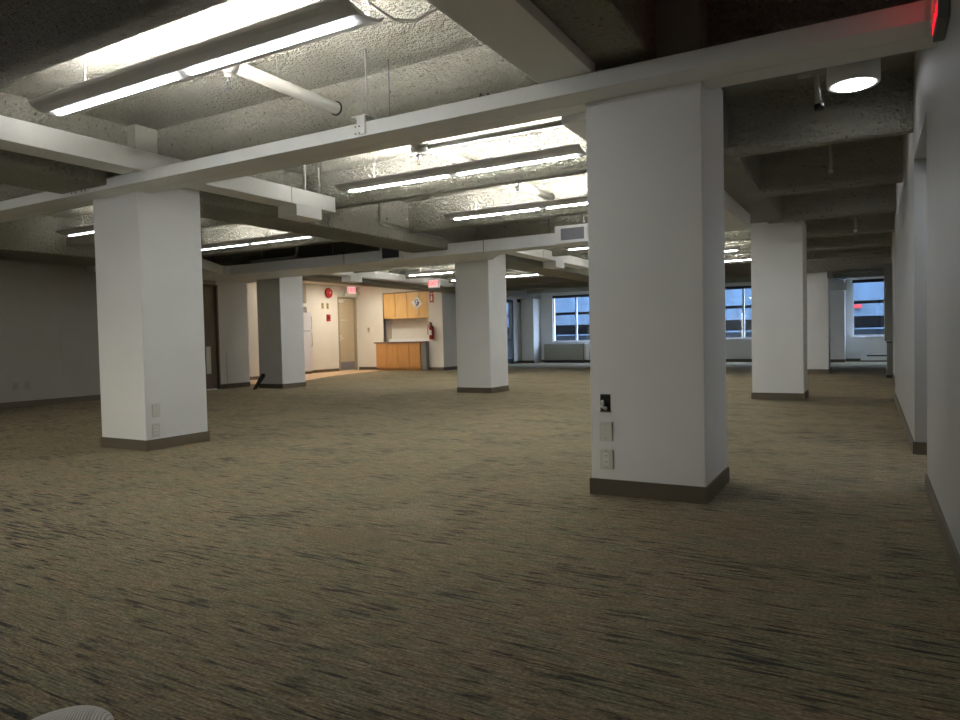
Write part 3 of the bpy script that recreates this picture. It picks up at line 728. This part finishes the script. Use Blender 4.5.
# light header boards over windows, round duct at the corridor end
o = thing('round_duct', 'grey round duct end above the pier at the corridor end', 'duct', (-.95, 24.0, 2.75))
p = MB(); p.lathe((0, 0, 0), [(0, .20), (.35, .20)], (1, 0, 0), 24); p.build('tube', M['greygrille'], o)
p = MB(); p.box(-.18, -.12, -.22, .22, -.24, .24); p.build('flange', M['white'], o)
mb = MB(); mb.box(-1.15, -.62, 24.2, 24.298, 2.22, 2.45, .004); tag(mb.build('corbel_box', M['duct']), 'boxed cap on the pier under the round duct', 'box')
# cabinets at the end of the corridor wall
o = thing('wall_cupboard', 'dark hanging cupboard at the corridor end just before the window', 'cabinet', (.33, 16.8, .76))
p = MB(); p.box(-.07, .06, -.2, .2, 0, 1.6, .004); p.build('body', M['grey_panel'], o)
p = MB(); p.box(-.076, -.07, -.19, .19, .01, 1.59); p.build('door', M['door_frame'], o)
o = thing('floor_cabinet', 'low dark cabinet under the hanging cupboard at the corridor end', 'cabinet', (.335, 16.85, 0))
p = MB(); p.box(-.035, .06, -.3, .2, .06, .72, .004); p.build('body', M['grey_panel'], o)
p = MB(); p.box(-.045, .06, -.31, .2, .72, .75); p.build('top', M['black'], o)
p = MB(); p.box(-.05, .06, -.33, .2, 0, .06); p.build('foot', M['black'], o)

# ------------------------------------------------------------------ foreground cushion
bm = bmesh.new(); bmesh.ops.create_uvsphere(bm, u_segments=48, v_segments=24, radius=1)
for v in bm.verts:
    x, y, z = v.co
    k = 1.0 if x > 0 else 1.0
    t = 1 - .35 * max(0, -x)
    v.co = Vector((x * .115, y * .10 * t, (z * .042 + .042)))
for f in bm.faces: f.smooth = True
me = bpy.data.meshes.new('mesh_cushion'); bm.to_mesh(me); bm.free(); me.materials.append(M['cushion'])
o = bpy.data.objects.new('mesh_cushion', me); C.objects.link(o); o.location = (-1.757, .962, 0); o.rotation_euler = (0, 0, .52)
tag(o, 'pale finely ribbed rounded cushion on the carpet at the lower left corner', 'cushion')

# ------------------------------------------------------------------ outside
mb = MB(); mb.box(-70, 70, -70, YB - .25, -.7, -.6); struct(mb.build('ground_rear', mat('dark_asphalt', (.05, .05, .05), .9)))
mb = MB(); mb.box(-60, 45, YF - .1, YF + .25, SLAB + .2, 13); mb.box(-60, -17.1, YF - .1, YF + .25, -3, SLAB + .2); mb.box(3.1, 45, YF - .1, YF + .25, -3, SLAB + .2); struct(mb.build('wall_sky_block', M['conc_a']))  # unseen wall added to keep sky light off the opposite building
mb = MB(); mb.box(-60, 40, YF + .3, 60, -3.2, -3.0); o = mb.build('ground', M['asphalt']); struct(o)
o = thing('office_building', 'grey concrete building with dark window bands across the street', 'building', (-8, 38, -3))
bz = [(0, 4.03, 'conc_c', 0), (4.03, 4.10, 'conc_a', .3), (4.10, 4.66, 'conc_dark', -.3), (4.66, 5.25, 'conc_b', .15), (5.25, 5.40, 'conc_dark', -.1), (5.40, 7.4, 'conc_a', .2), (7.4, 8.2, 'conc_dark', -.3), (8.2, 12, 'conc_a', .2)]
for z0, z1, m, d in bz:
    p = MB(); p.box(-40, 35, -d, 4, z0, z1); p.build('window_band' if m == 'conc_dark' else 'spandrel', M[m], o)
mb = MB(); mb.box(-.75, -.35, 37.70, 37.80, 2.05, 2.22); tag(mb.build('street_sign', M['red']), 'small red sign on the building across the street', 'sign')

# ------------------------------------------------------------------ world, light, camera
w = bpy.data.worlds.new('sky'); S.world = w; w.use_nodes = True
bg = w.node_tree.nodes['Background']; nt = w.node_tree
tc = nt.nodes.new('ShaderNodeTexCoord'); sx = nt.nodes.new('ShaderNodeSeparateXYZ'); mr = nt.nodes.new('ShaderNodeMapRange'); mx = nt.nodes.new('ShaderNodeMix'); mx.data_type = 'RGBA'
nt.links.new(tc.outputs['Generated'], sx.inputs[0]); nt.links.new(sx.outputs['Y'], mr.inputs['Value'])
mr.inputs['From Min'].default_value = -.5; mr.inputs['From Max'].default_value = 0; mr.interpolation_type = 'SMOOTHSTEP'
mz = nt.nodes.new('ShaderNodeMapRange'); nt.links.new(sx.outputs['Z'], mz.inputs['Value']); mz.inputs['From Min'].default_value = .25; mz.inputs['From Max'].default_value = .5; mz.interpolation_type = 'SMOOTHSTEP'
mm = nt.nodes.new('ShaderNodeMath'); mm.operation = 'MAXIMUM'; nt.links.new(mr.outputs[0], mm.inputs[0]); nt.links.new(mz.outputs[0], mm.inputs[1])
nt.links.new(mm.outputs[0], mx.inputs['Factor']); mx.inputs['A'].default_value = (14.0, 13.4, 11.9, 1); mx.inputs['B'].default_value = (19.0, 21.5, 26.5, 1)
nt.links.new(mx.outputs['Result'], bg.inputs['Color']); bg.inputs['Strength'].default_value = 1.0
sp = bpy.data.lights.new('downlight_lamp', 'SPOT'); sp.energy = 26; sp.spot_size = 2.0; sp.spot_blend = 1.0; sp.color = (.88, .93, 1.0); sp.shadow_soft_size = .08
so = bpy.data.objects.new('downlight_lamp', sp); C.objects.link(so); so.location = (-.105, 6.0, 2.83)

cd = bpy.data.cameras.new('camera'); co = bpy.data.objects.new('camera', cd); C.objects.link(co)
f, yaw, pit, rol = 693.5549, .51306938, .03126208, -.02211644
cy, sy = math.cos(yaw), math.sin(yaw)
F = Vector((-sy * math.cos(pit), cy * math.cos(pit), -math.sin(pit))); R = Vector((cy, sy, 0)); U = R.cross(F)
c_, s_ = math.cos(rol), math.sin(rol)
R2 = R * c_ + U * s_; U2 = U * c_ - R * s_
co.matrix_world = Matrix(((R2.x, U2.x, -F.x, 0), (R2.y, U2.y, -F.y, 0), (R2.z, U2.z, -F.z, 1.0), (0, 0, 0, 1)))
cd.sensor_width = 36; cd.lens = f / 960 * 36; cd.clip_start = .05; cd.clip_end = 300
S.camera = co
S.view_settings.view_transform = 'Standard'; S.view_settings.look = 'None'; S.view_settings.exposure = 0; S.view_settings.gamma = 1
S.view_settings.use_curve_mapping = False
S.cycles.max_bounces = 10; S.cycles.diffuse_bounces = 6
S.cycles.use_denoising = True
